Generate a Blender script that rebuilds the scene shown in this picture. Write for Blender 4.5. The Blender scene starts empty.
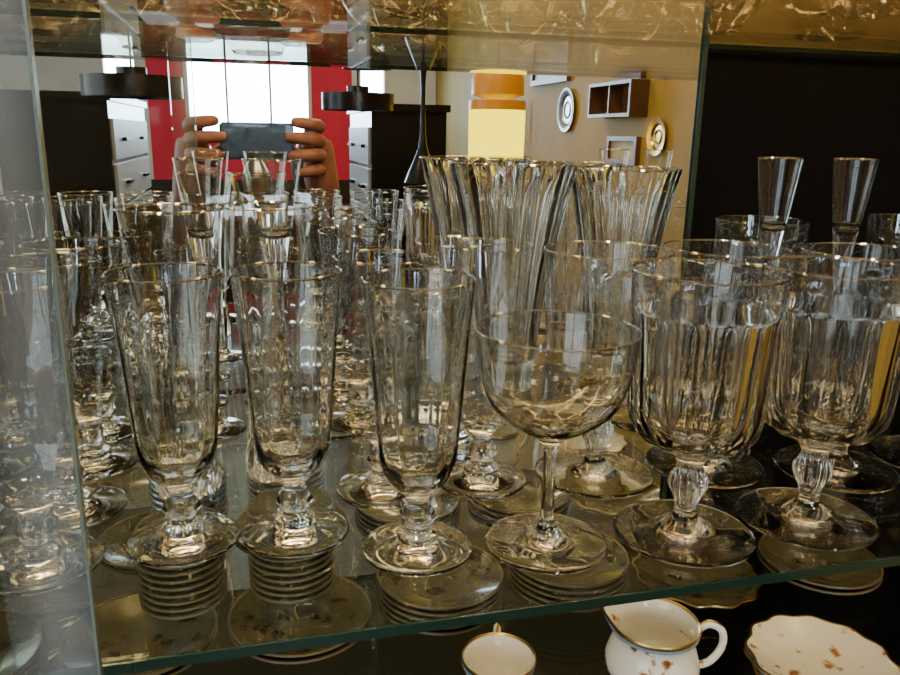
import bpy, bmesh, math, random
from mathutils import Matrix, Vector
random.seed(4)
S=1.30            # height of the main glass shelf
MY=0.68           # mirror plane
SU=.306           # spacing to the upper shelf
scene=bpy.context.scene
# ---------------------------------------------------------------- materials
def newmat(name):
    m=bpy.data.materials.new(name); m.use_nodes=True
    nt=m.node_tree; nt.nodes.clear()
    o=nt.nodes.new('ShaderNodeOutputMaterial')
    return m,nt,o
def pbr(name,col,rough=.5,metal=0,noise=None,scale=8,emit=None,es=0,bump=0,coat=0,spec=.5):
    m,nt,o=newmat(name)
    b=nt.nodes.new('ShaderNodeBsdfPrincipled')
    b.inputs['Base Color'].default_value=(*col,1); b.inputs['Roughness'].default_value=rough
    b.inputs['Metallic'].default_value=metal; b.inputs['Coat Weight'].default_value=coat; b.inputs['Specular IOR Level'].default_value=spec
    if emit: b.inputs['Emission Color'].default_value=(*emit,1); b.inputs['Emission Strength'].default_value=es
    if noise:
        tc=nt.nodes.new('ShaderNodeTexCoord'); n=nt.nodes.new('ShaderNodeTexNoise'); n.inputs['Scale'].default_value=scale; n.inputs['Detail'].default_value=6
        r=nt.nodes.new('ShaderNodeValToRGB'); r.color_ramp.elements[0].position=.35; r.color_ramp.elements[1].position=.65
        r.color_ramp.elements[0].color=(*col,1); r.color_ramp.elements[1].color=(*noise,1)
        nt.links.new(tc.outputs['Object'],n.inputs['Vector']); nt.links.new(n.outputs['Fac'],r.inputs['Fac']); nt.links.new(r.outputs['Color'],b.inputs['Base Color'])
        if bump:
            bp=nt.nodes.new('ShaderNodeBump'); bp.inputs['Strength'].default_value=bump; nt.links.new(n.outputs['Fac'],bp.inputs['Height']); nt.links.new(bp.outputs['Normal'],b.inputs['Normal'])
    nt.links.new(b.outputs[0],o.inputs[0]); return m
def wood(name,c1,c2,scale=6,rough=.4):
    m,nt,o=newmat(name)
    b=nt.nodes.new('ShaderNodeBsdfPrincipled'); b.inputs['Roughness'].default_value=rough
    tc=nt.nodes.new('ShaderNodeTexCoord'); mp=nt.nodes.new('ShaderNodeMapping'); mp.inputs['Scale'].default_value=(1,8,1)
    n=nt.nodes.new('ShaderNodeTexNoise'); n.inputs['Scale'].default_value=scale; n.inputs['Detail'].default_value=8; n.inputs['Distortion'].default_value=.6
    r=nt.nodes.new('ShaderNodeValToRGB'); r.color_ramp.elements[0].position=.3; r.color_ramp.elements[1].position=.7
    r.color_ramp.elements[0].color=(*c1,1); r.color_ramp.elements[1].color=(*c2,1)
    L=nt.links.new; L(tc.outputs['Object'],mp.inputs[0]); L(mp.outputs[0],n.inputs[0]); L(n.outputs['Fac'],r.inputs[0]); L(r.outputs[0],b.inputs['Base Color']); L(b.outputs[0],o.inputs[0]); return m
def solidglass(name,col=(.998,.998,.985),ior=1.45):
    m,nt,o=newmat(name)
    g=nt.nodes.new('ShaderNodeBsdfGlass'); g.inputs['Color'].default_value=(*col,1); g.inputs['IOR'].default_value=ior; g.inputs['Roughness'].default_value=0
    nt.links.new(g.outputs[0],o.inputs[0]); return m
def thinglass(name,col=(.95,.97,.95),base=.05,power=4,haze=0,hazecol=(.8,.85,.9),bumpn=0,hazescale=3,gcol=(1,1,1),top=1.0,rough=.0,trans=False,hs=(6,1,.6),hoff=-1.0):
    m,nt,o=newmat(name); L=nt.links.new
    t=nt.nodes.new('ShaderNodeBsdfTransparent'); t.inputs[0].default_value=(*col,1)
    g=nt.nodes.new('ShaderNodeBsdfGlossy'); g.inputs['Roughness'].default_value=rough; g.inputs[0].default_value=(*gcol,1)
    lw=nt.nodes.new('ShaderNodeLayerWeight'); lw.inputs['Blend'].default_value=.5
    p=nt.nodes.new('ShaderNodeMath'); p.operation='POWER'; p.inputs[1].default_value=power; L(lw.outputs['Facing'],p.inputs[0])
    a=nt.nodes.new('ShaderNodeMath'); a.operation='MULTIPLY_ADD'; a.inputs[1].default_value=top-base; a.inputs[2].default_value=base; L(p.outputs[0],a.inputs[0])
    mx=nt.nodes.new('ShaderNodeMixShader'); L(a.outputs[0],mx.inputs[0]); L(t.outputs[0],mx.inputs[1]); L(g.outputs[0],mx.inputs[2])
    last=mx
    if bumpn:
        tc=nt.nodes.new('ShaderNodeTexCoord'); n=nt.nodes.new('ShaderNodeTexNoise'); n.inputs['Scale'].default_value=bumpn; bp=nt.nodes.new('ShaderNodeBump'); bp.inputs['Strength'].default_value=.25; bp.inputs['Distance'].default_value=.004
        L(tc.outputs['Object'],n.inputs[0]); L(n.outputs['Fac'],bp.inputs['Height']); L(bp.outputs[0],g.inputs['Normal'])
    if haze:
        d=nt.nodes.new('ShaderNodeBsdfTranslucent' if trans else 'ShaderNodeBsdfDiffuse'); d.inputs[0].default_value=(*hazecol,1)
        tc=nt.nodes.new('ShaderNodeTexCoord'); mp=nt.nodes.new('ShaderNodeMapping'); mp.inputs['Scale'].default_value=hs
        n=nt.nodes.new('ShaderNodeTexNoise'); n.inputs['Scale'].default_value=hazescale; n.inputs['Detail'].default_value=5
        mm=nt.nodes.new('ShaderNodeMath'); mm.operation='MULTIPLY_ADD'; mm.use_clamp=True; mm.inputs[1].default_value=haze*4; mm.inputs[2].default_value=haze*hoff
        L(tc.outputs['Object'],mp.inputs[0]); L(mp.outputs[0],n.inputs[0]); L(n.outputs['Fac'],mm.inputs[0])
        m2=nt.nodes.new('ShaderNodeMixShader'); L(mm.outputs[0],m2.inputs[0]); L(mx.outputs[0],m2.inputs[1]); L(d.outputs[0],m2.inputs[2]); last=m2
    L(last.outputs[0],o.inputs[0]); return m
def emit(name,col,s):
    m,nt,o=newmat(name); e=nt.nodes.new('ShaderNodeEmission'); e.inputs[0].default_value=(*col,1); e.inputs[1].default_value=s; nt.links.new(e.outputs[0],o.inputs[0]); return m

M_glass=solidglass('clear_glass')
M_sheet=thinglass('thin_bowl_glass',(.98,.98,.965),.06,2.8,top=.70)
M_rim=thinglass('glass_rim',(.88,.88,.87),.20,1.5,top=.65)
M_shelf=thinglass('shelf_glass',(.91,.93,.86),.03,5)
M_edge=pbr('glass_edge_green',(.006,.026,.019),.18,coat=.8)
M_paleedge=pbr('glass_edge_pale',(.12,.17,.16),.25,coat=.5)
M_door=thinglass('door_glass',(.96,.97,.94),.006,5,haze=.003,hazecol=(.8,.82,.85))
M_doorsheen=thinglass('door_sheen_glass',(.92,.95,.95),.02,4,haze=.05,hazecol=(.72,.84,.95),hazescale=5)  # bluish-white haze painted in as light reflected along the door edge
M_bowlglow=thinglass('cut_bowl_glass',(.99,.96,.88),.05,2.6,gcol=(1,.96,.86),top=.6,haze=.020,hazecol=(1,.80,.48),trans=True,hazescale=20,hs=(1,1,1),hoff=0)  # golden tint and haze imitate warm light falling through the bowls
m,nt,o=newmat('mirror_silver'); g=nt.nodes.new('ShaderNodeBsdfGlossy'); g.inputs[0].default_value=(.88,.88,.83,1); g.inputs['Roughness'].default_value=0; nt.links.new(g.outputs[0],o.inputs[0]); M_mirror=m
M_black=pbr('black_lacquer',(.006,.006,.006),.25,spec=.3)
M_backblack=pbr('black_felt',(.004,.0035,.003),.8,spec=.05)
M_goldback=pbr('golden_reflection_tint',(.30,.20,.06),.7,noise=(.20,.13,.035),scale=6)  # ochre colour stands in for golden light and reflections behind the top shelf
M_darksheet=pbr('dark_olive_sheet',(.022,.020,.010),.8,spec=.1)
M_darkwood=wood('dark_wood',(.012,.008,.006),(.035,.02,.012))
M_brownwood=wood('brown_wood',(.07,.03,.012),(.15,.07,.03))
M_crown=pbr('warm_tinted_board',(.62,.46,.24),.6,noise=(.5,.36,.18),scale=5)  # ochre tint imitates warm light on a white cabinet top
M_floor=wood('floor_wood',(.02,.012,.007),(.05,.03,.016),3,.5)
M_white=pbr('white_paint',(.66,.68,.72),.6,noise=(.56,.59,.64),scale=3)
M_red=pbr('red_paint',(.66,.01,.07),.6,noise=(.55,.01,.05),scale=2)
M_olive=pbr('ochre_paint',(.32,.20,.018),.7,noise=(.21,.13,.010),scale=2,bump=.05)
M_ceil=pbr('ceiling_paint',(.4,.32,.18),.8)
M_sky=emit('daylight_pane',(.55,.77,1.0),42)
M_yellow=emit('lit_yellow_shade',(1.0,.76,.0),3.4)
M_orange=pbr('orange_wood',(.40,.16,.005),.4,emit=(1,.36,.0),es=.2)
M_metal=pbr('pewter',(.35,.35,.33),.3,1)
M_gold=pbr('gold_trim',(.62,.42,.15),.3,1)
M_dullgold=pbr('dull_gold_rim',(.12,.09,.045),.5,.3)  # dull gold, darker and rougher than the bright trim
M_china=pbr('white_china',(.85,.83,.78),.12,coat=.6)
M_blue=pbr('blue_band',(.25,.33,.45),.2)
M_skin=pbr('skin',(.26,.12,.085),.5,noise=(.20,.085,.06),scale=30)
M_sleeve=pbr('dark_knit',(.02,.02,.03),.9,noise=(.035,.035,.045),scale=60)
M_phone=pbr('phone_black',(.01,.01,.012),.25,coat=.3,spec=.3)
M_lens=pbr('lens_glass',(.0,.0,.01),.05,coat=1)
M_canvas=pbr('faded_print',(.45,.38,.22),.7,noise=(.25,.22,.12),scale=12)
def china(name,ground,c1,c2,scale,rough=.12,p=(.66,.73,.82)):
    m,nt,o=newmat(name); L=nt.links.new
    b=nt.nodes.new('ShaderNodeBsdfPrincipled'); b.inputs['Roughness'].default_value=rough; b.inputs['Coat Weight'].default_value=.3
    tc=nt.nodes.new('ShaderNodeTexCoord'); v=nt.nodes.new('ShaderNodeTexVoronoi'); v.inputs['Scale'].default_value=scale; v.inputs['Randomness'].default_value=1
    n=nt.nodes.new('ShaderNodeTexNoise'); n.inputs['Scale'].default_value=170; n.inputs['Detail'].default_value=3
    n2=nt.nodes.new('ShaderNodeTexNoise'); n2.inputs['Scale'].default_value=28
    a=nt.nodes.new('ShaderNodeMath'); a.operation='MULTIPLY_ADD'; a.inputs[1].default_value=.9; L(n.outputs['Fac'],a.inputs[0]); L(v.outputs['Distance'],a.inputs[2])
    a2=nt.nodes.new('ShaderNodeMath'); a2.operation='MULTIPLY_ADD'; a2.inputs[1].default_value=1.1; L(n2.outputs['Fac'],a2.inputs[0]); L(a.outputs[0],a2.inputs[2])
    r=nt.nodes.new('ShaderNodeValToRGB'); e=r.color_ramp.elements
    mul=nt.nodes.new('ShaderNodeMath'); mul.operation='MULTIPLY'; mul.inputs[1].default_value=.6; L(a2.outputs[0],mul.inputs[0])
    e[0].position=p[0]; e[0].color=(*c1,1); e[1].position=p[2]; e[1].color=(*ground,1); k=e.new(p[1]); k.color=(*c2,1)
    for q in (tc,): L(q.outputs['Object'],v.inputs[0]); L(q.outputs['Object'],n.inputs[0]); L(q.outputs['Object'],n2.inputs[0])
    L(mul.outputs[0],r.inputs[0]); L(r.outputs[0],b.inputs['Base Color']); L(b.outputs[0],o.inputs[0]); return m
M_floral=china('floral_china',(.64,.61,.53),(.28,.10,.05),(.42,.30,.16),65,p=(.64,.70,.78))
M_sprig=china('sprigged_china',(.82,.80,.74),(.22,.08,.03),(.5,.33,.15),60,p=(.62,.68,.73))
M_brownchina=china('brown_floral_china',(.085,.075,.04),(.03,.013,.006),(.05,.032,.015),50,.25)

# ---------------------------------------------------------------- helpers
def link(o,parent=None):
    scene.collection.objects.link(o)
    if parent: o.parent=parent
    return o
def empty(name,loc=(0,0,0),parent=None):
    e=bpy.data.objects.new(name,None); e.location=loc; e.empty_display_size=.02; return link(e,parent)
def meshobj(name,bm,mats,parent=None,loc=(0,0,0),smooth=None):
    me=bpy.data.meshes.new(name); bm.normal_update(); bm.to_mesh(me); bm.free()
    for q in (mats if isinstance(mats,(list,tuple)) else [mats]): me.materials.append(q)
    if smooth is not None:
        for p in me.polygons: p.use_smooth=True
        me.set_sharp_from_angle(angle=math.radians(smooth))
    o=bpy.data.objects.new(name,me); o.location=loc; return link(o,parent)
def addbox(bm,x0,x1,y0,y1,z0,z1,mi=0):
    vs=[bm.verts.new(p) for p in ((x0,y0,z0),(x1,y0,z0),(x1,y1,z0),(x0,y1,z0),(x0,y0,z1),(x1,y0,z1),(x1,y1,z1),(x0,y1,z1))]
    for f in ((0,3,2,1),(4,5,6,7),(0,1,5,4),(1,2,6,5),(2,3,7,6),(3,0,4,7)):
        bm.faces.new([vs[i] for i in f]).material_index=mi
def boxes(name,lst,mats,parent=None,bevel=0):
    bm=bmesh.new()
    for b in lst: addbox(bm,*b)
    if bevel: bmesh.ops.bevel(bm,geom=bm.edges[:],offset=bevel,segments=2,affect='EDGES',profile=.7)
    return meshobj(name,bm,mats,parent)
def catmull(pts,n=5):
    out=[]
    P=[pts[0]]+list(pts)+[pts[-1]]
    for i in range(1,len(P)-2):
        p0,p1,p2,p3=P[i-1],P[i],P[i+1],P[i+2]
        for k in range(n):
            t=k/n
            out.append(tuple(.5*((2*b)+(c-a)*t+(2*a-5*b+4*c-d)*t*t+(-a+3*b-3*c+d)*t**3) for a,b,c,d in zip(p0,p1,p2,p3)))
    out.append(tuple(pts[-1])); return out
def lathe(bm,prof,seg=48,nfl=0,depth=0,mi=0,scallop=0,nsc=0,center=(0,0,0),spout=None):
    rings=[]
    for (r,z,w) in prof:
        if r<=1e-5: rings.append([bm.verts.new((center[0],center[1],center[2]+z))]); continue
        ring=[]
        for i in range(seg):
            th=2*math.pi*i/seg
            q=r*(1-depth*w*abs(math.cos(nfl*th/2))) if nfl else r
            if nsc: q*=1+scallop*w*math.cos(nsc*th)
            zz=z
            if spout:
                d=abs((th-spout[0]+math.pi)%(2*math.pi)-math.pi); k=math.exp(-(d/.32)**2)*max(0,(z-spout[1])/(spout[2]-spout[1]))**1.5
                q*=1+.26*k; zz+=.004*k
            ring.append(bm.verts.new((center[0]+q*math.cos(th),center[1]+q*math.sin(th),center[2]+zz)))
        rings.append(ring)
    for a,b in zip(rings[:-1],rings[1:]):
        for i in range(seg):
            j=(i+1)%seg
            try:
                if len(a)==1 and len(b)==1: continue
                if len(a)==1: f=bm.faces.new((a[0],b[j],b[i]))
                elif len(b)==1: f=bm.faces.new((a[i],a[j],b[0]))
                else: f=bm.faces.new((a[i],a[j],b[j],b[i]))
                f.material_index=mi
            except ValueError: pass
def vessel(outer,inner,n=4):
    o=catmull(outer,n); i=catmull(inner,n)
    o=[(max(r,.0008),z,max(0,w)) for r,z,w in o]; i=[(max(r,.0008),z,max(0,w)) for r,z,w in i]
    return [(0,o[0][1],0)]+o+i+[(0,i[-1][1],0)]
def ringprof(r,z,t):
    return [(r+t*math.cos(a),z+t*math.sin(a),0) for a in [2*math.pi*k/8 for k in range(9)]]
def finish(name,bm):
    bmesh.ops.recalc_face_normals(bm,faces=bm.faces[:])
    me=bpy.data.meshes.new(name); bm.to_mesh(me); bm.free()
    for q in (M_glass,M_sheet,M_rim): me.materials.append(q)
    for p in me.polygons: p.use_smooth=True
    me.set_sharp_from_angle(angle=math.radians(24)); return me
def thickmesh(name,outer,inner,seg,nfl,depth,n=4,rim=.0011):
    bm=bmesh.new(); lathe(bm,vessel(outer,inner,n),seg,nfl,depth)
    if rim:
        r=(outer[-1][0]+inner[0][0])/2; z=max(outer[-1][1],inner[0][1])
        lathe(bm,ringprof(r,z+rim*.8,rim),seg,mi=2)
    return finish(name,bm)
def thinmesh(name,outer,inner,seg,nfl,depth,zc,n=4,rim=.0006):
    """solid foot/stem/base in real glass up to zc, bowl wall above as a thin blown sheet"""
    o=[(max(r,.0008),z,max(0,w)) for r,z,w in catmull(outer,n)]; i=[(max(r,.0008),z,max(0,w)) for r,z,w in catmull(inner,n)]
    lo=[p for p in o if p[1]<=zc]; hi=[lo[-1]]+[p for p in o if p[1]>zc]; li=[p for p in i if p[1]<lo[-1][1]]
    bm=bmesh.new()
    lathe(bm,[(0,o[0][1],0)]+lo+li+[(0,(li[-1] if li else lo[-1])[1],0)],seg,nfl,depth,mi=0)
    lathe(bm,[(r+.00005,z,w) for r,z,w in hi],seg,nfl,depth,mi=1)
    if rim: lathe(bm,ringprof(hi[-1][0]-.0003,hi[-1][1],rim),seg,mi=2)
    return finish(name,bm)
def foot(r,h=.0045):
    return [(r-.0006,0,0),(r,.0008,0),(r-.0006,.0018,0),(r*.75,.0028,0),(r*.4,h,0)]
O_gob,I_gob=(foot(.0392)+[(.010,.0085,0),(.0066,.013,.5),(.0068,.021,1),(.0105,.029,1.5),(.0110,.034,1.5),(.0078,.040,1.2),(.0080,.045,1),(.014,.051,.6),(.0285,.0580,1),(.0355,.069,1),(.0370,.085,1),(.0377,.110,1),(.0386,.128,.9),(.0390,.134,0),(.0400,.1515,0)],
    [(.0393,.1518,0),(.0381,.136,0),(.0365,.110,0),(.0353,.085,0),(.0335,.071,0),(.026,.0618,0),(.012,.0580,0),(.0008,.0575,0)])
G_gob=thickmesh('goblet',O_gob,I_gob,112,14,.055,rim=.0007)
G_gobt=thinmesh('goblet_thin',O_gob,I_gob,112,14,.06,.0585)
O_pil,I_pil=(foot(.0300,.006)+[(.011,.010,0),(.0070,.0135,0),(.0095,.018,0),(.0100,.021,0),(.0070,.026,0),(.0066,.030,0),(.0098,.035,0),(.0170,.043,.5),(.0208,.055,1),(.0228,.075,1),(.0250,.105,1),(.0270,.132,.3),(.0285,.1490,0)],
    [(.0280,.1493,0),(.0261,.132,0),(.0240,.105,0),(.0218,.075,0),(.0197,.057,0),(.0152,.047,0),(.0070,.0405,0),(.0008,.0395,0)])
G_pil=thinmesh('footed_glass',O_pil,I_pil,72,12,.035,.0395)
G_pilk=thickmesh('footed_glass_hero',O_pil,I_pil,72,12,.018,rim=.0006)
O_cou,I_cou=(foot(.0335,.004)+[(.008,.0075,0),(.0042,.014,0),(.0035,.030,0),(.0035,.048,0),(.0045,.058,0),(.0100,.0645,0),(.0230,.0720,0),(.0340,.0830,0),(.0395,.0970,0),(.0415,.110,0),(.0428,.1225,0)],
    [(.0424,.1228,0),(.0409,.110,0),(.0388,.0973,0),(.0333,.0840,0),(.0225,.0735,0),(.0100,.0680,0),(.0008,.0670,0)])
G_cou=thinmesh('coupe',O_cou,I_cou,72,0,0,.0655)
G_couk=thickmesh('coupe_hero',O_cou,I_cou,80,0,0,rim=.0006)
O_tul,I_tul=([(.0185,0,.3),(.0200,.001,1),(.0200,.012,1),(.0175,.024,1),(.0165,.040,1),(.0180,.070,1),(.0205,.105,1),(.0230,.135,1),(.0262,.160,.7),(.0290,.1755,.3)],
    [(.0280,.1762,0),(.0248,.160,.3),(.0212,.135,.3),(.0186,.105,.2),(.0160,.070,0),(.0142,.045,0),(.0120,.030,0),(.0008,.027,0)])
G_tul=thinmesh('sundae',O_tul,I_tul,80,10,.10,.028,rim=.0008)
O_vas,I_vas=([(.0200,0,.3),(.0215,.001,1),(.0215,.014,1),(.0230,.030,1),(.0265,.060,1),(.0320,.100,1),(.0390,.140,1),(.0450,.172,.8),(.0500,.1965,.3)],
    [(.0489,.1975,0),(.0432,.172,.3),(.0368,.140,.3),(.0298,.100,.2),(.0243,.060,0),(.0205,.034,0),(.0150,.026,0),(.0008,.024,0)])
G_vas=thickmesh('cutvase',O_vas,I_vas,112,16,.10,rim=.0008)
O_cor,I_cor=(foot(.0235,.005)+[(.0065,.009,0),(.0040,.020,0),(.0036,.060,0),(.0042,.105,0),(.0065,.128,0),(.0085,.145,0),(.0110,.162,0),(.0145,.188,0),(.0168,.2065,0)],
    [(.0163,.2070,0),(.0137,.188,0),(.0100,.163,0),(.0070,.152,0),(.0008,.150,0)])
G_cor=thinmesh('cordial',O_cor,I_cor,56,0,0,.158)
G_cor2=thinmesh('cordial_wide',[(r*1.0 if z<.11 else r*1.22,z,w) for r,z,w in O_cor],[(r*1.22,z,w) for r,z,w in I_cor],56,0,0,.158)
placed=[]
def put(name,me,x,y,r,z=S,sc=1,rot=None,szz=None):
    o=bpy.data.objects.new(name,me); o.location=(x,y,z+.0004); o.scale=(sc,sc,szz or sc)
    o.rotation_euler=(0,0,random.uniform(0,1) if rot is None else rot); link(o); placed.append((x,y,r*sc,z)); return o
# ---------------------------------------------------------------- hero glasses
put('crystal_goblet',G_gob,.233,.360,.040)
put('crystal_goblet',G_gob,.315,.360,.040,rot=.3)
put('champagne_coupe',G_couk,.151,.366,.042)
put('footed_beer_glass',G_pilk,.080,.376,.030)
put('footed_beer_glass',G_pilk,-.044,.413,.030,sc=1.0)
put('footed_beer_glass',G_pilk,.0165,.409,.030)
put('footed_beer_glass',G_pil,.074,.453,.030)
put('footed_beer_glass',G_pil,.139,.453,.030,szz=1.04)
put('crystal_goblet',G_gobt,.216,.446,.040)
put('crystal_goblet',G_gobt,.298,.444,.040)
put('crystal_goblet',G_gobt,.384,.418,.040)
put('crystal_goblet',G_gobt,.466,.420,.040)
put('fluted_sundae_glass',G_tul,-.046,.480,.028)
put('fluted_sundae_glass',G_tul,.009,.495,.028)
put('cordial_flute',G_cor,-.034,.580,.024,szz=.97)
put('cordial_flute',G_cor2,.016,.575,.024,szz=.97)
put('cut_crystal_vase',G_vas,.211,.622,.050,sc=1.06,szz=1.0)
put('cut_crystal_vase',G_vas,.313,.627,.046,sc=.97,szz=.98)
put('cordial_flute',G_cor,.398,.535,.024)
put('cordial_flute',G_cor,.458,.525,.024,sc=1.0)
def fill(name,me,r,xs,ys,jit=.004,sc=1,gap=.0008):
    for y in ys:
        for x in xs:
            X=x+random.uniform(-jit,jit); Y=y+random.uniform(-jit,jit)
            if Y+r>MY-.004: Y=MY-.006-r
            if all((X-a)**2+(Y-b)**2>(r*sc+c+gap)**2 for a,b,c,zz in placed): put(name,me,X,Y,r,sc=sc)
fr=lambda a,b,s:[a+i*s for i in range(int((b-a)/s+1e-6)+1)]
fill('footed_beer_glass',G_pil,.030,fr(-.38,-.11,.067),(.400,.467,.534),jit=.002)
fill('footed_beer_glass',G_pil,.030,fr(.075,.14,.064),(.516,.58,.64))
fill('liqueur_glass',G_pil,.030,fr(-.36,.16,.062),(.597,.649),sc=.85,gap=.003,jit=.002)
fill('crystal_goblet',G_gobt,.040,fr(.35,.80,.083),(.345,.43,.515,.60))
fill('wine_glass',G_cou,.0425,(.21,.30),(.53,))
# ---------------------------------------------------------------- cabinet
X0,X1=-.62,.98
cab=empty('display_cabinet')
CT=S+.66
def cb(n,l,mt,bev=0): return boxes(n,l,mt,cab,bev)
cb('base_cupboard',[(X0,X1,.30,.72,.0,.855)],M_darkwood)
cb('added_dark_sheet',[(X0,X1,.30,.70,.855,.86)],M_darksheet)  # dark sheet added to keep grey reflections off the cupboard top
cb('crown',[(X0,X1,.26,.72,CT,CT+.08)],M_crown)
cb('side_left',[(X0,X0+.02,.26,.70,.86,CT)],M_darkwood)
cb('side_right',[(X1-.02,X1,.26,.70,.86,CT)],M_darkwood)
cb('back_board',[(X0+.02,X1-.02,.70,.72,.86,CT)],M_black)
cb('mirror_glass',[(X0+.02,.408,MY,.70,.88,CT-.005)],M_mirror)
cb('mirror_edge',[(.409,.4135,MY-.003,.699,.88,CT-.005)],M_edge)
cb('black_panel',[(.415,X1-.02,MY+.004,.70,.88,S+SU-.004)],M_backblack)
cb('upper_back_panel',[(.415,X1-.02,MY+.004,.70,S+SU,CT-.005)],M_goldback)
cb('light_strip',[(X0+.06,X1-.06,.44,.48,CT-.015,CT-.001)],emit('warm_tube',(1,.68,.38),44))
def shelf(name,z):
    boxes(name+'_pane',[(X0+.022,X1-.022,.3125,MY-.002,z-.006,z)],M_shelf,cab)
    boxes(name+'_front_edge',[(X0+.022,X1-.022,.3105,.3123,z-.0055,z-.0005)],M_edge,cab)
    boxes(name+'_rear_edge',[(X0+.022,X1-.022,MY-.0018,MY-.0006,z-.005,z-.001)],M_edge,cab)
shelf('shelf_middle',S); shelf('shelf_top',S+SU); shelf('shelf_low',S-.20)
boxes('door_pane',[(X0+.02,-.092,.276,.280,.88,CT-.01)],M_door,cab)
boxes('door_sheen_band',[(-.0915,-.064,.276,.280,.88,CT-.01)],M_doorsheen,cab)  # strip of glass carrying the painted sheen
boxes('door_polished_edge',[(-.0638,-.0628,.2758,.2802,.88,CT-.01)],M_paleedge,cab)
# ---------------------------------------------------------------- crockery below
LZ=S-.20
def plateprof(r,h=.014,t=.003):
    o=[(r*.45,0,0),(r*.5,.0005,0),(r*.55,.003,0),(r*.8,h*.6,.5),(r,h,1)]
    i=[(r*.995,h+t*.7,1),(r*.8,h*.6+t,.5),(r*.55,.003+t,0),(r*.3,.0015+t,0),(.001,.0015+t,0)]
    return vessel(o,i,3)
def plate(name,x,y,r,n=1,z=LZ,mat=None,scal=0,gap=.006,h=.014,rim=None):
    bm=bmesh.new()
    for k in range(n):
        lathe(bm,plateprof(r,h),72,nsc=12 if scal else 0,scallop=scal,center=(0,0,k*gap))
        R=r*.998; rp=[(R-.0012,h+.0022,1),(R+.0004,h+.0024,1),(R+.0008,h+.0010,1),(R-.0012,h+.0010,1),(R-.0012,h+.0022,1)]
        lathe(bm,rp,72,nsc=12 if scal else 0,scallop=scal,center=(0,0,k*gap),mi=1)
    bmesh.ops.recalc_face_normals(bm,faces=bm.faces[:])
    o=meshobj(name,bm,[mat or M_floral,rim or M_dullgold],None,(x,y,z+.0004),40); return o
plate('floral_plate',.026,.600,.060,n=2,mat=M_brownchina)
plate('floral_plate',-.103,.600,.060,n=2,mat=M_brownchina)
plate('floral_plate',-.235,.590,.060,n=3,mat=M_brownchina)
plate('saucer_stack',.022,.632,.037,n=12,z=LZ+.0225,mat=M_brownchina,gap=.0065,h=.010)
plate('saucer_stack',-.070,.628,.035,n=11,z=LZ+.0225,mat=M_brownchina,gap=.0065,h=.010)
plate('plate_stack',.150,.605,.056,n=5,mat=M_brownchina)
plate('plate_stack',.275,.610,.056,n=5,mat=M_brownchina)
plate('scalloped_plate',.400,.590,.058,n=1,mat=M_brownchina,scal=.03,rim=M_gold)
plate('scalloped_plate',.425,.446,.056,n=2,mat=M_floral,scal=.03,rim=M_gold)
plate('floral_plate',.53,.58,.056,n=2,mat=M_brownchina)
plate('floral_plate',-.14,.46,.06,n=1,mat=M_brownchina)
def tube(bm,pts,rad,seg=10,mi=0):
    rings=[]
    for i,p in enumerate(pts):
        p=Vector(p); a=Vector(pts[max(0,i-1)]); b=Vector(pts[min(len(pts)-1,i+1)]); t=(b-a).normalized()
        n=t.cross(Vector((0,1,0.001))).normalized(); c=t.cross(n)
        R=rad[i] if isinstance(rad,(list,tuple)) else rad
        rings.append([bm.verts.new(p+n*R*math.cos(2*math.pi*k/seg)+c*R*math.sin(2*math.pi*k/seg)) for k in range(seg)])
    for a,b in zip(rings[:-1],rings[1:]):
        for k in range(seg): bm.faces.new((a[k],a[(k+1)%seg],b[(k+1)%seg],b[k])).material_index=mi
    bm.faces.new(rings[0]).material_index=mi; bm.faces.new(rings[-1]).material_index=mi
def cup(name,x,y,r,h,rot=0,z=LZ,jug=False):
    bm=bmesh.new()
    sp=(math.pi*.86,h*.7,h) if jug else None
    if jug:
        o=[(r*.60,0,0),(r*.66,.001,0),(r*.60,.004,0),(r*.85,h*.15,0),(r*1.08,h*.38,0),(r*1.00,h*.62,0),(r*.90,h*.82,0),(r,h,0)]
        i=[(r*.97,h+.0006,0),(r*.86,h*.82,0),(r*.95,h*.62,0),(r*1.02,h*.38,0),(r*.78,h*.18,0),(.001,h*.12,0)]
    else:
        o=[(r*.5,0,0),(r*.55,.001,0),(r*.5,.004,0),(r*.7,h*.2,0),(r*.88,h*.5,0),(r*.9,h*.8,0),(r,h,0)]
        i=[(r*.97,h+.0006,0),(r*.86,h*.8,0),(r*.83,h*.5,0),(r*.62,h*.22,0),(.001,h*.12,0)]
    lathe(bm,vessel(o,i,4),64,spout=sp)
    lathe(bm,[(r*1.000,h-.0040,0),(r*1.008,h-.0040,0),(r*1.014,h-.0016,0),(r*1.004,h-.0014,0),(r*1.000,h-.0040,0)],64,mi=2,spout=sp)
    lathe(bm,[(r*.955,h+.0004,0),(r*1.0,h+.0020,0),(r*1.028,h+.0004,0),(r*1.01,h-.0014,0),(r*.955,h+.0004,0)],64,mi=1,spout=sp)
    pts=catmull([(r*.88,0,h*.84),(r*1.22,0,h*.99),(r*1.55,0,h*.90),(r*1.60,0,h*.66),(r*1.35,0,h*.42),(r*.98,0,h*.34)],5)
    tube(bm,pts,.0030)
    pts=[(p[0],p[1],p[2]+.0025) for p in pts[2:17]]; tube(bm,pts,.0014,6,1)
    bmesh.ops.recalc_face_normals(bm,faces=bm.faces[:])
    ob=meshobj(name,bm,[M_sprig if jug else M_china,M_gold,M_blue],None,(x,y,z+.0004),50); ob.rotation_euler=(0,0,rot); return ob
cup('cream_jug',.288,.470,.0335,.058,rot=-.25,jug=True)
cup('teacup',.162,.470,.027,.048,rot=1.3)
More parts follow.
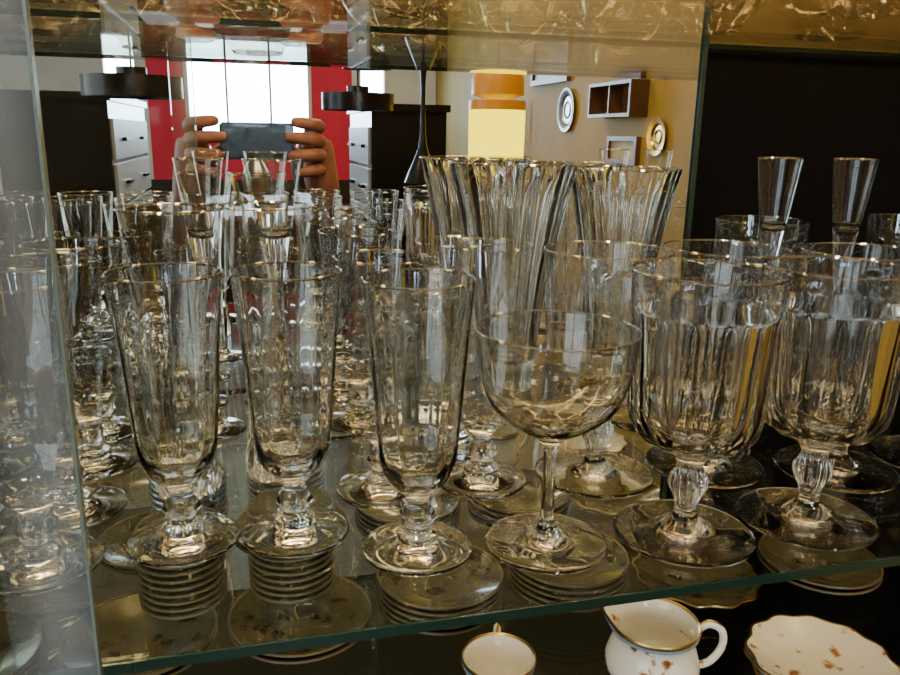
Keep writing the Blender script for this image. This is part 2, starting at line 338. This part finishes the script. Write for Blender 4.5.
# pressed-glass dishes above
UZ=S+SU
bm=bmesh.new()
lathe(bm,[(0,.002,0),(.018,.001,0),(.025,.0,0),(.028,.0,0),(.030,.003,0),(.029,.006,0)]+catmull([(.038,.014,.6),(.047,.026,1),(.052,.040,1),(.055,.052,.4)],4),120,20,.015)
lathe(bm,ringprof(.0265,.0016,.0014),96,mi=1); lathe(bm,ringprof(.0545,.052,.0014),96,mi=1)
lathe(bm,ringprof(.012,.0016,.0009),48,mi=1)
bmesh.ops.recalc_face_normals(bm,faces=bm.faces[:])
G_bowl=bpy.data.meshes.new('bowl'); bm.to_mesh(G_bowl); bm.free(); G_bowl.materials.append(M_bowlglow); G_bowl.materials.append(M_rim)
for p in G_bowl.polygons: p.use_smooth=True
G_bowl.set_sharp_from_angle(angle=math.radians(28))
for ri,y in enumerate((.378,.496,.614)):
    for x in fr(-.46,.86,.119):
        xx=x+random.uniform(-.0025,.0025)+(.05 if ri==1 else 0)
        if xx+.060>X1-.022: continue
        o=bpy.data.objects.new('pressed_glass_bowl',G_bowl); o.location=(xx,y,UZ+.0004); o.rotation_euler=(0,0,random.random()); link(o)
# ---------------------------------------------------------------- room
RX0,RX1,RY0,RY1,H=-1.9,1.7,-5.95,.80,3.0
boxes('floor',[(RX0-.1,RX1+.1,RY0-.1,RY1+.1,-.1,0)],M_floor)
boxes('ceiling',[(RX0-.1,RX1+.1,RY0-.1,RY1+.1,H,H+.1)],M_ceil)
boxes('wall_right',[(RX1,RX1+.1,RY0,RY1,0,H)],M_olive)
boxes('wall_front',[(RX0,RX1,RY1,RY1+.1,0,H)],M_olive)
def wallx(name,y0,y1,x0,x1,holes,mats,matf):
    bm=bmesh.new(); xs=sorted(set([x0,x1]+[h[0] for h in holes]+[h[1] for h in holes]+[-.80,.93])); zs=sorted(set([0,1.1,H]+[h[2] for h in holes]+[h[3] for h in holes]))
    for a,b in zip(xs[:-1],xs[1:]):
        for c,d in zip(zs[:-1],zs[1:]):
            mx,mz=(a+b)/2,(c+d)/2
            if any(h[0]<mx<h[1] and h[2]<mz<h[3] for h in holes): continue
            addbox(bm,a,b,y0,y1,c,d,2 if mz<1.1 else matf(mx))  # lower wall darkened in place of the photographer's dark reflection
    return meshobj(name,bm,mats)
W=[(-.50,.57,1.46,2.3),(-1.16,-.86,1.5,2.3),(.98,1.25,1.45,2.3)]
wallx('wall_back',RY0-.1,RY0,RX0,RX1,W,[M_red,M_white,M_darkwood],lambda x:0 if -.8<x<.93 else 1)
for i,(a,b,c,d) in enumerate(W):
    e=empty('window_%d'%(i+1))
    boxes('pane',[(a,b,RY0-.09,RY0-.08,c,d)],M_sky,e)
    fw=.03; fl=[(a,a+fw,RY0-.07,RY0+.01,c,d),(b-fw,b,RY0-.07,RY0+.01,c,d),(a+fw,b-fw,RY0-.07,RY0+.01,c,c+fw),(a+fw,b-fw,RY0-.07,RY0+.01,d-fw,d)]
    if i==0: fl+=[(a+.335,a+.355,RY0-.07,RY0,c+fw,d-fw),(a+.705,a+.725,RY0-.07,RY0,c+fw,d-fw)]
    boxes('frame',fl,M_white,e)
bm=bmesh.new()
wy0,wy1,wz0,wz1=-2.6,-.5,.9,2.5
for b in ((RX0-.1,RX0,RY0,wy0,0,H),(RX0-.1,RX0,wy1,RY1,0,H),(RX0-.1,RX0,wy0,wy1,0,wz0),(RX0-.1,RX0,wy0,wy1,wz1,H)): addbox(bm,*b)
meshobj('wall_left',bm,M_white)
e=empty('window_4')
boxes('pane',[(RX0-.09,RX0-.08,wy0,wy1,wz0,wz1)],emit('daylight_pane_side',(.75,.88,1),4.5),e)
boxes('frame',[(RX0-.07,RX0+.01,wy0,wy0+.05,wz0,wz1),(RX0-.07,RX0+.01,wy1-.05,wy1,wz0,wz1),(RX0-.07,RX0+.01,-1.58,-1.53,wz0,wz1),(RX0-.07,RX0+.01,wy0+.05,wy1-.05,wz0,wz0+.05),(RX0-.07,RX0+.01,wy0+.05,wy1-.05,wz1-.05,wz1)],M_white,e)
boxes('baseboard_right',[(RX1-.015,RX1,RY0,RY1,0,.12)],M_darkwood)
boxes('baseboard_back',[(RX0,RX1-.015,RY0,RY0+.015,0,.12)],M_darkwood)
def chest(name,x0,x1,y0,y1,h,face):
    e=empty(name)
    boxes('carcass',[(x0,x1,y0,y1,.08,h-.03),(x0-.015,x1+.015,y0-.015,y1+.015,h-.03,h)],M_black,e)
    boxes('legs',[(a,a+.05,b,b+.05,0,.08) for a in (x0,x1-.05) for b in (y0,y1-.05)],M_darkwood,e)
    n=8; hh=(h-.2)/n; fx=x1 if face>0 else x0; dl=[];hl=[]
    for k in range(n):
        z0=.12+k*hh
        a,b=(fx,fx+.012) if face>0 else (fx-.012,fx)
        dl.append((a,b,y0+.03,y1-.03,z0,z0+hh-.02))
        c,d=(fx+.012,fx+.03) if face>0 else (fx-.03,fx-.012)
        for t in (.25,.75):
            yc=y0+(y1-y0)*t; hl.append((c,d,yc-.06,yc+.06,z0+hh*.40,z0+hh*.48))
    boxes('drawers',dl,pbr('grey_drawers',(.26,.29,.32),.4),e); boxes('handles',hl,M_black,e)
chest('chest_of_drawers',-.95,-.535,-3.3,-2.12,S+.36,1)
chest('chest_of_drawers',.525,.86,-2.85,-2.12,S+.345,-1)
def pendant(name,x,y,zb,prof,mats,cordmat=M_black,seg=48):
    bm=bmesh.new()
    for pr,mi in prof: lathe(bm,pr,seg,mi=mi)
    top=max(p[1] for pr,mi in prof for p in pr)
    lathe(bm,[(0,top-.002,0),(.004,top-.002,0),(.004,H-zb-.02,0),(.035,H-zb-.02,0),(.035,H-zb,0),(0,H-zb,0)],12,mi=len(mats)-1)
    return meshobj(name,bm,mats,None,(x,y,zb),40)
drum=lambda r,h:[([(r*.3,h*.75,0),(r,h*.7,0),(r,0,0),(r-.004,0,0),(r-.004,h*.68,0),(r*.3,h*.72,0)],0),([(0,h,0),(r*.3,h,0),(r*.3,h*.7,0),(0,h*.7,0)],0)]
pendant('black_drum_pendant_lamp',-.375,-1.64,S+.325,drum(.165,.10),[M_black,M_black])
pendant('black_drum_pendant_lamp',.425,-1.80,S+.305,drum(.14,.09),[M_black,M_black])
bell=catmull([(.070,0,0),(.066,.01,0),(.050,.05,0),(.028,.10,0),(.014,.15,0),(.009,.25,0),(.009,.36,0),(.013,.42,0),(.006,.44,0)],4)
pendant('black_bell_pendant_lamp',.645,-1.62,S+.04,[(bell,0)],[M_black,M_black])
pendant('yellow_drum_pendant_lamp',1.10,-2.14,S+.105,[([(.126,.0,0),(.128,.225,0),(.122,.225,0),(.120,0,0),(.126,0,0)],0),([(.129,.225,0),(.129,.265,0),(.10,.267,0),(.10,.225,0),(.129,.225,0)],1),([(.03,.267,0),(.118,.29,0),(.118,.36,0),(.10,.40,0),(.02,.41,0)],1)],[M_yellow,M_orange,M_black])
dome=catmull([(.12,0,0),(.115,.03,0),(.09,.07,0),(.05,.10,0),(.02,.12,0),(.015,.17,0)],4)
pendant('dome_pendant_lamp',.58,-2.6,S+.52,[(dome,0)],[pbr('grey_enamel',(.08,.08,.08),.3),M_black])
def frame(name,y0,y1,z0,z1,ft,mi,mo):
    e=empty(name)
    boxes('moulding',[(RX1-.025,RX1,y0,y1,z0,z0+ft),(RX1-.025,RX1,y0,y1,z1-ft,z1),(RX1-.025,RX1,y0,y0+ft,z0+ft,z1-ft),(RX1-.025,RX1,y1-ft,y1,z0+ft,z1-ft)],mo,e)
    boxes('print',[(RX1-.012,RX1,y0+ft,y1-ft,z0+ft,z1-ft)],mi,e)
frame('picture_frame',-2.20,-1.90,S+.10,S+.225,.02,M_canvas,M_brownwood)
frame('picture_frame',-3.32,-2.75,S+.51,S+.78,.03,M_darkwood,M_brownwood)
e=empty('wall_shelf')
boxes('box',[(RX1-.09,RX1,-2.30,-1.86,S+.31,S+.325),(RX1-.09,RX1,-2.30,-1.86,S+.45,S+.465),(RX1-.09,RX1,-2.30,-2.285,S+.325,S+.45),(RX1-.09,RX1,-1.875,-1.86,S+.325,S+.45),(RX1-.01,RX1,-2.285,-1.875,S+.325,S+.45),(RX1-.08,RX1-.01,-2.10,-2.09,S+.325,S+.45)],M_brownwood,e)
def wallplate(name,y,z,r,mat):
    bm=bmesh.new(); lathe(bm,[(0,.004,0),(r*.5,.004,0),(r*.62,.003,0),(r*.7,.012,0),(r,.018,0),(r,.014,0),(r*.6,0,0),(0,0,0)],40)
    lathe(bm,[(r*.3,.006,0),(r*.36,.010,0),(r*.40,.006,0)],40)
    o=meshobj(name,bm,mat,None,(RX1-.001,y,z),40); o.rotation_euler=(0,-math.pi/2,0)
wallplate('brass_wall_plate',-1.74,S+.225,.078,M_gold)
wallplate('pewter_wall_plate',-2.76,S+.36,.115,M_metal)
wallplate('brass_wall_plate',-2.42,S+.62,.07,M_gold)
for k,(y,l) in enumerate(((-3.62,.26),(-3.50,.20),(-3.40,.30))):
    bm=bmesh.new(); tube(bm,[(0,0,0),(0,0,-l*.6),(0,0,-l)],.006,8); lathe(bm,[(0,-.03,0),(.02,-.025,0),(.032,0,0),(.028,0,0),(.018,-.02,0),(0,-.026,0)],16,center=(0,0,-l-.02))
    meshobj('copper_ladle',bm,M_gold,None,(RX1-.035,y,S+.42),40)
e=empty('display_table')
boxes('top',[(-.65,.75,-4.9,-4.2,.92,.96)],M_brownwood,e,.004)
boxes('legs',[(a,a+.06,b,b+.06,0,.92) for a in (-.62,.66) for b in (-4.87,-4.29)],M_brownwood,e)
def urn(name,x,y,z,s,mat):
    bm=bmesh.new(); lathe(bm,[(p[0]*s,p[1]*s,0) for p in catmull([(.04,0),(.045,.01),(.03,.03),(.075,.12),(.085,.2),(.05,.28),(.03,.32),(.05,.36)],4)],40)
    lathe(bm,[(0,0,0),(.04*s,.0,0)],40)
    meshobj(name,bm,mat,None,(x,y,z),40)
urn('ceramic_vase',-.35,-4.5,.9605,1.7,M_black); urn('ceramic_vase',.05,-4.6,.9605,1.2,M_metal); urn('ceramic_vase',.45,-4.5,.9605,1.8,M_darkwood)
e=empty('bookcase')
boxes('carcass',[(1.30,1.68,-5.9,-5.6,0,1.2),(1.28,1.69,-5.92,-5.58,1.2,1.24)],M_brownwood,e)
# ---------------------------------------------------------------- photographer's hands + phone
CZ=S+.22
ph=empty('smartphone')
bm=bmesh.new(); addbox(bm,-.044,.076,-.014,-.006,CZ-.046,CZ+.014)
bmesh.ops.bevel(bm,geom=bm.edges[:],offset=.0035,segments=3,affect='EDGES')
meshobj('body',bm,M_phone,ph)
bm=bmesh.new(); lathe(bm,[(0,0,0),(.0045,0,0),(.0045,.0015,0),(.003,.0018,0),(0,.001,0)],24)
o=meshobj('lens',bm,M_lens,ph,(0,-.006,CZ)); o.rotation_euler=(-math.pi/2,0,0)
hands=empty('photographer_hands')
def skin(name,verts,edges,radii,mat,sub=2):
    me=bpy.data.meshes.new(name); me.from_pydata(verts,edges,[]); me.materials.append(mat)
    o=bpy.data.objects.new(name,me); link(o,hands)
    md=o.modifiers.new('Skin','SKIN'); md.use_smooth_shade=True
    for v,r in zip(me.skin_vertices[0].data,radii): v.radius=(r[0],r[1]) if isinstance(r,tuple) else (r,r)
    me.skin_vertices[0].data[0].use_root=True
    s=o.modifiers.new('Sub','SUBSURF'); s.levels=sub; s.render_levels=sub
    return o
for sgn,cx,nm in ((-1,-.052,'left'),(1,.080,'right')):
    X=lambda d: cx+sgn*d
    z=CZ-.026
    V=[(X(.034),-.034,z-.020),(X(.036),-.037,z+.016),(X(.044),-.045,z-.060),(X(.056),-.070,z-.105),(X(.078),-.14,z-.17),(X(.10),-.22,z-.24)]
    skin(nm+'_palm',V,[(0,1),(0,2),(2,3),(3,4),(4,5)],[(.028,.036),(.023,.029),(.030,.034),(.026,.022),(.029,.027),(.036,.034)],M_skin)
    for k,(dz,ln,rr,tilt) in enumerate(((.036,.028,.0108,.006),(.013,.038,.0116,.004),(-.011,.035,.0114,-.002),(-.035,.024,.0100,-.006))):
        V=[(X(.040),-.030,z+dz-.004),(X(.038),-.006,z+dz),(X(.022),.013,z+dz+tilt*.4),(X(.018-ln*.5),.0130,z+dz+tilt*.8),(X(.018-ln),.0060,z+dz+tilt)]
        skin(nm+'_finger_%d'%(k+1),V,[(0,1),(1,2),(2,3),(3,4)],[rr*1.15,rr*1.14,rr*1.02,rr*.92,rr*.74],M_skin)
    V=[(X(.034),-.044,z-.032),(X(.014),-.044,z-.022),(X(-.008),-.034,z-.006),(X(-.026),-.0255,z+.004)]
    skin(nm+'_thumb',V,[(0,1),(1,2),(2,3)],[.014,.0128,.0115,.0095],M_skin)
    V=[(X(.073),-.125,z-.156),(X(.10),-.22,z-.24),(X(.15),-.34,z-.36),(X(.20),-.44,z-.56)]
    skin(nm+'_sleeve',V,[(0,1),(1,2),(2,3)],[.037,.045,.052,.058],M_sleeve)
# ---------------------------------------------------------------- lights
def area(name,loc,rot,sx,sy,en,col):
    l=bpy.data.lights.new(name,'AREA'); l.shape='RECTANGLE'; l.size=sx; l.size_y=sy; l.energy=en; l.color=col
    o=bpy.data.objects.new(name,l); o.location=loc; o.rotation_euler=rot; link(o); return o
for x,y in ((-.6,-1.2),(.8,-1.0),(.2,-3.2),(1.2,-3.6)):
    area('ceiling_light',(x,y,H-.03),(0,0,0),.3,.3,30,(1,.76,.48))
w=bpy.data.worlds.new('World'); scene.world=w; w.use_nodes=True
w.node_tree.nodes['Background'].inputs[0].default_value=(.5,.6,.8,1); w.node_tree.nodes['Background'].inputs[1].default_value=.3
# ---------------------------------------------------------------- camera
cam=bpy.data.cameras.new('Camera'); cam.sensor_width=36; cam.lens=779/900*36; cam.clip_start=.02
co=bpy.data.objects.new('Camera',cam); link(co)
R=Matrix.Rotation(math.radians(-14.4),4,'Z')@Matrix.Rotation(math.radians(90-14.6),4,'X')@Matrix.Rotation(math.radians(1.0),4,'Z')
co.matrix_world=Matrix.Translation((0,0,CZ))@R
scene.camera=co
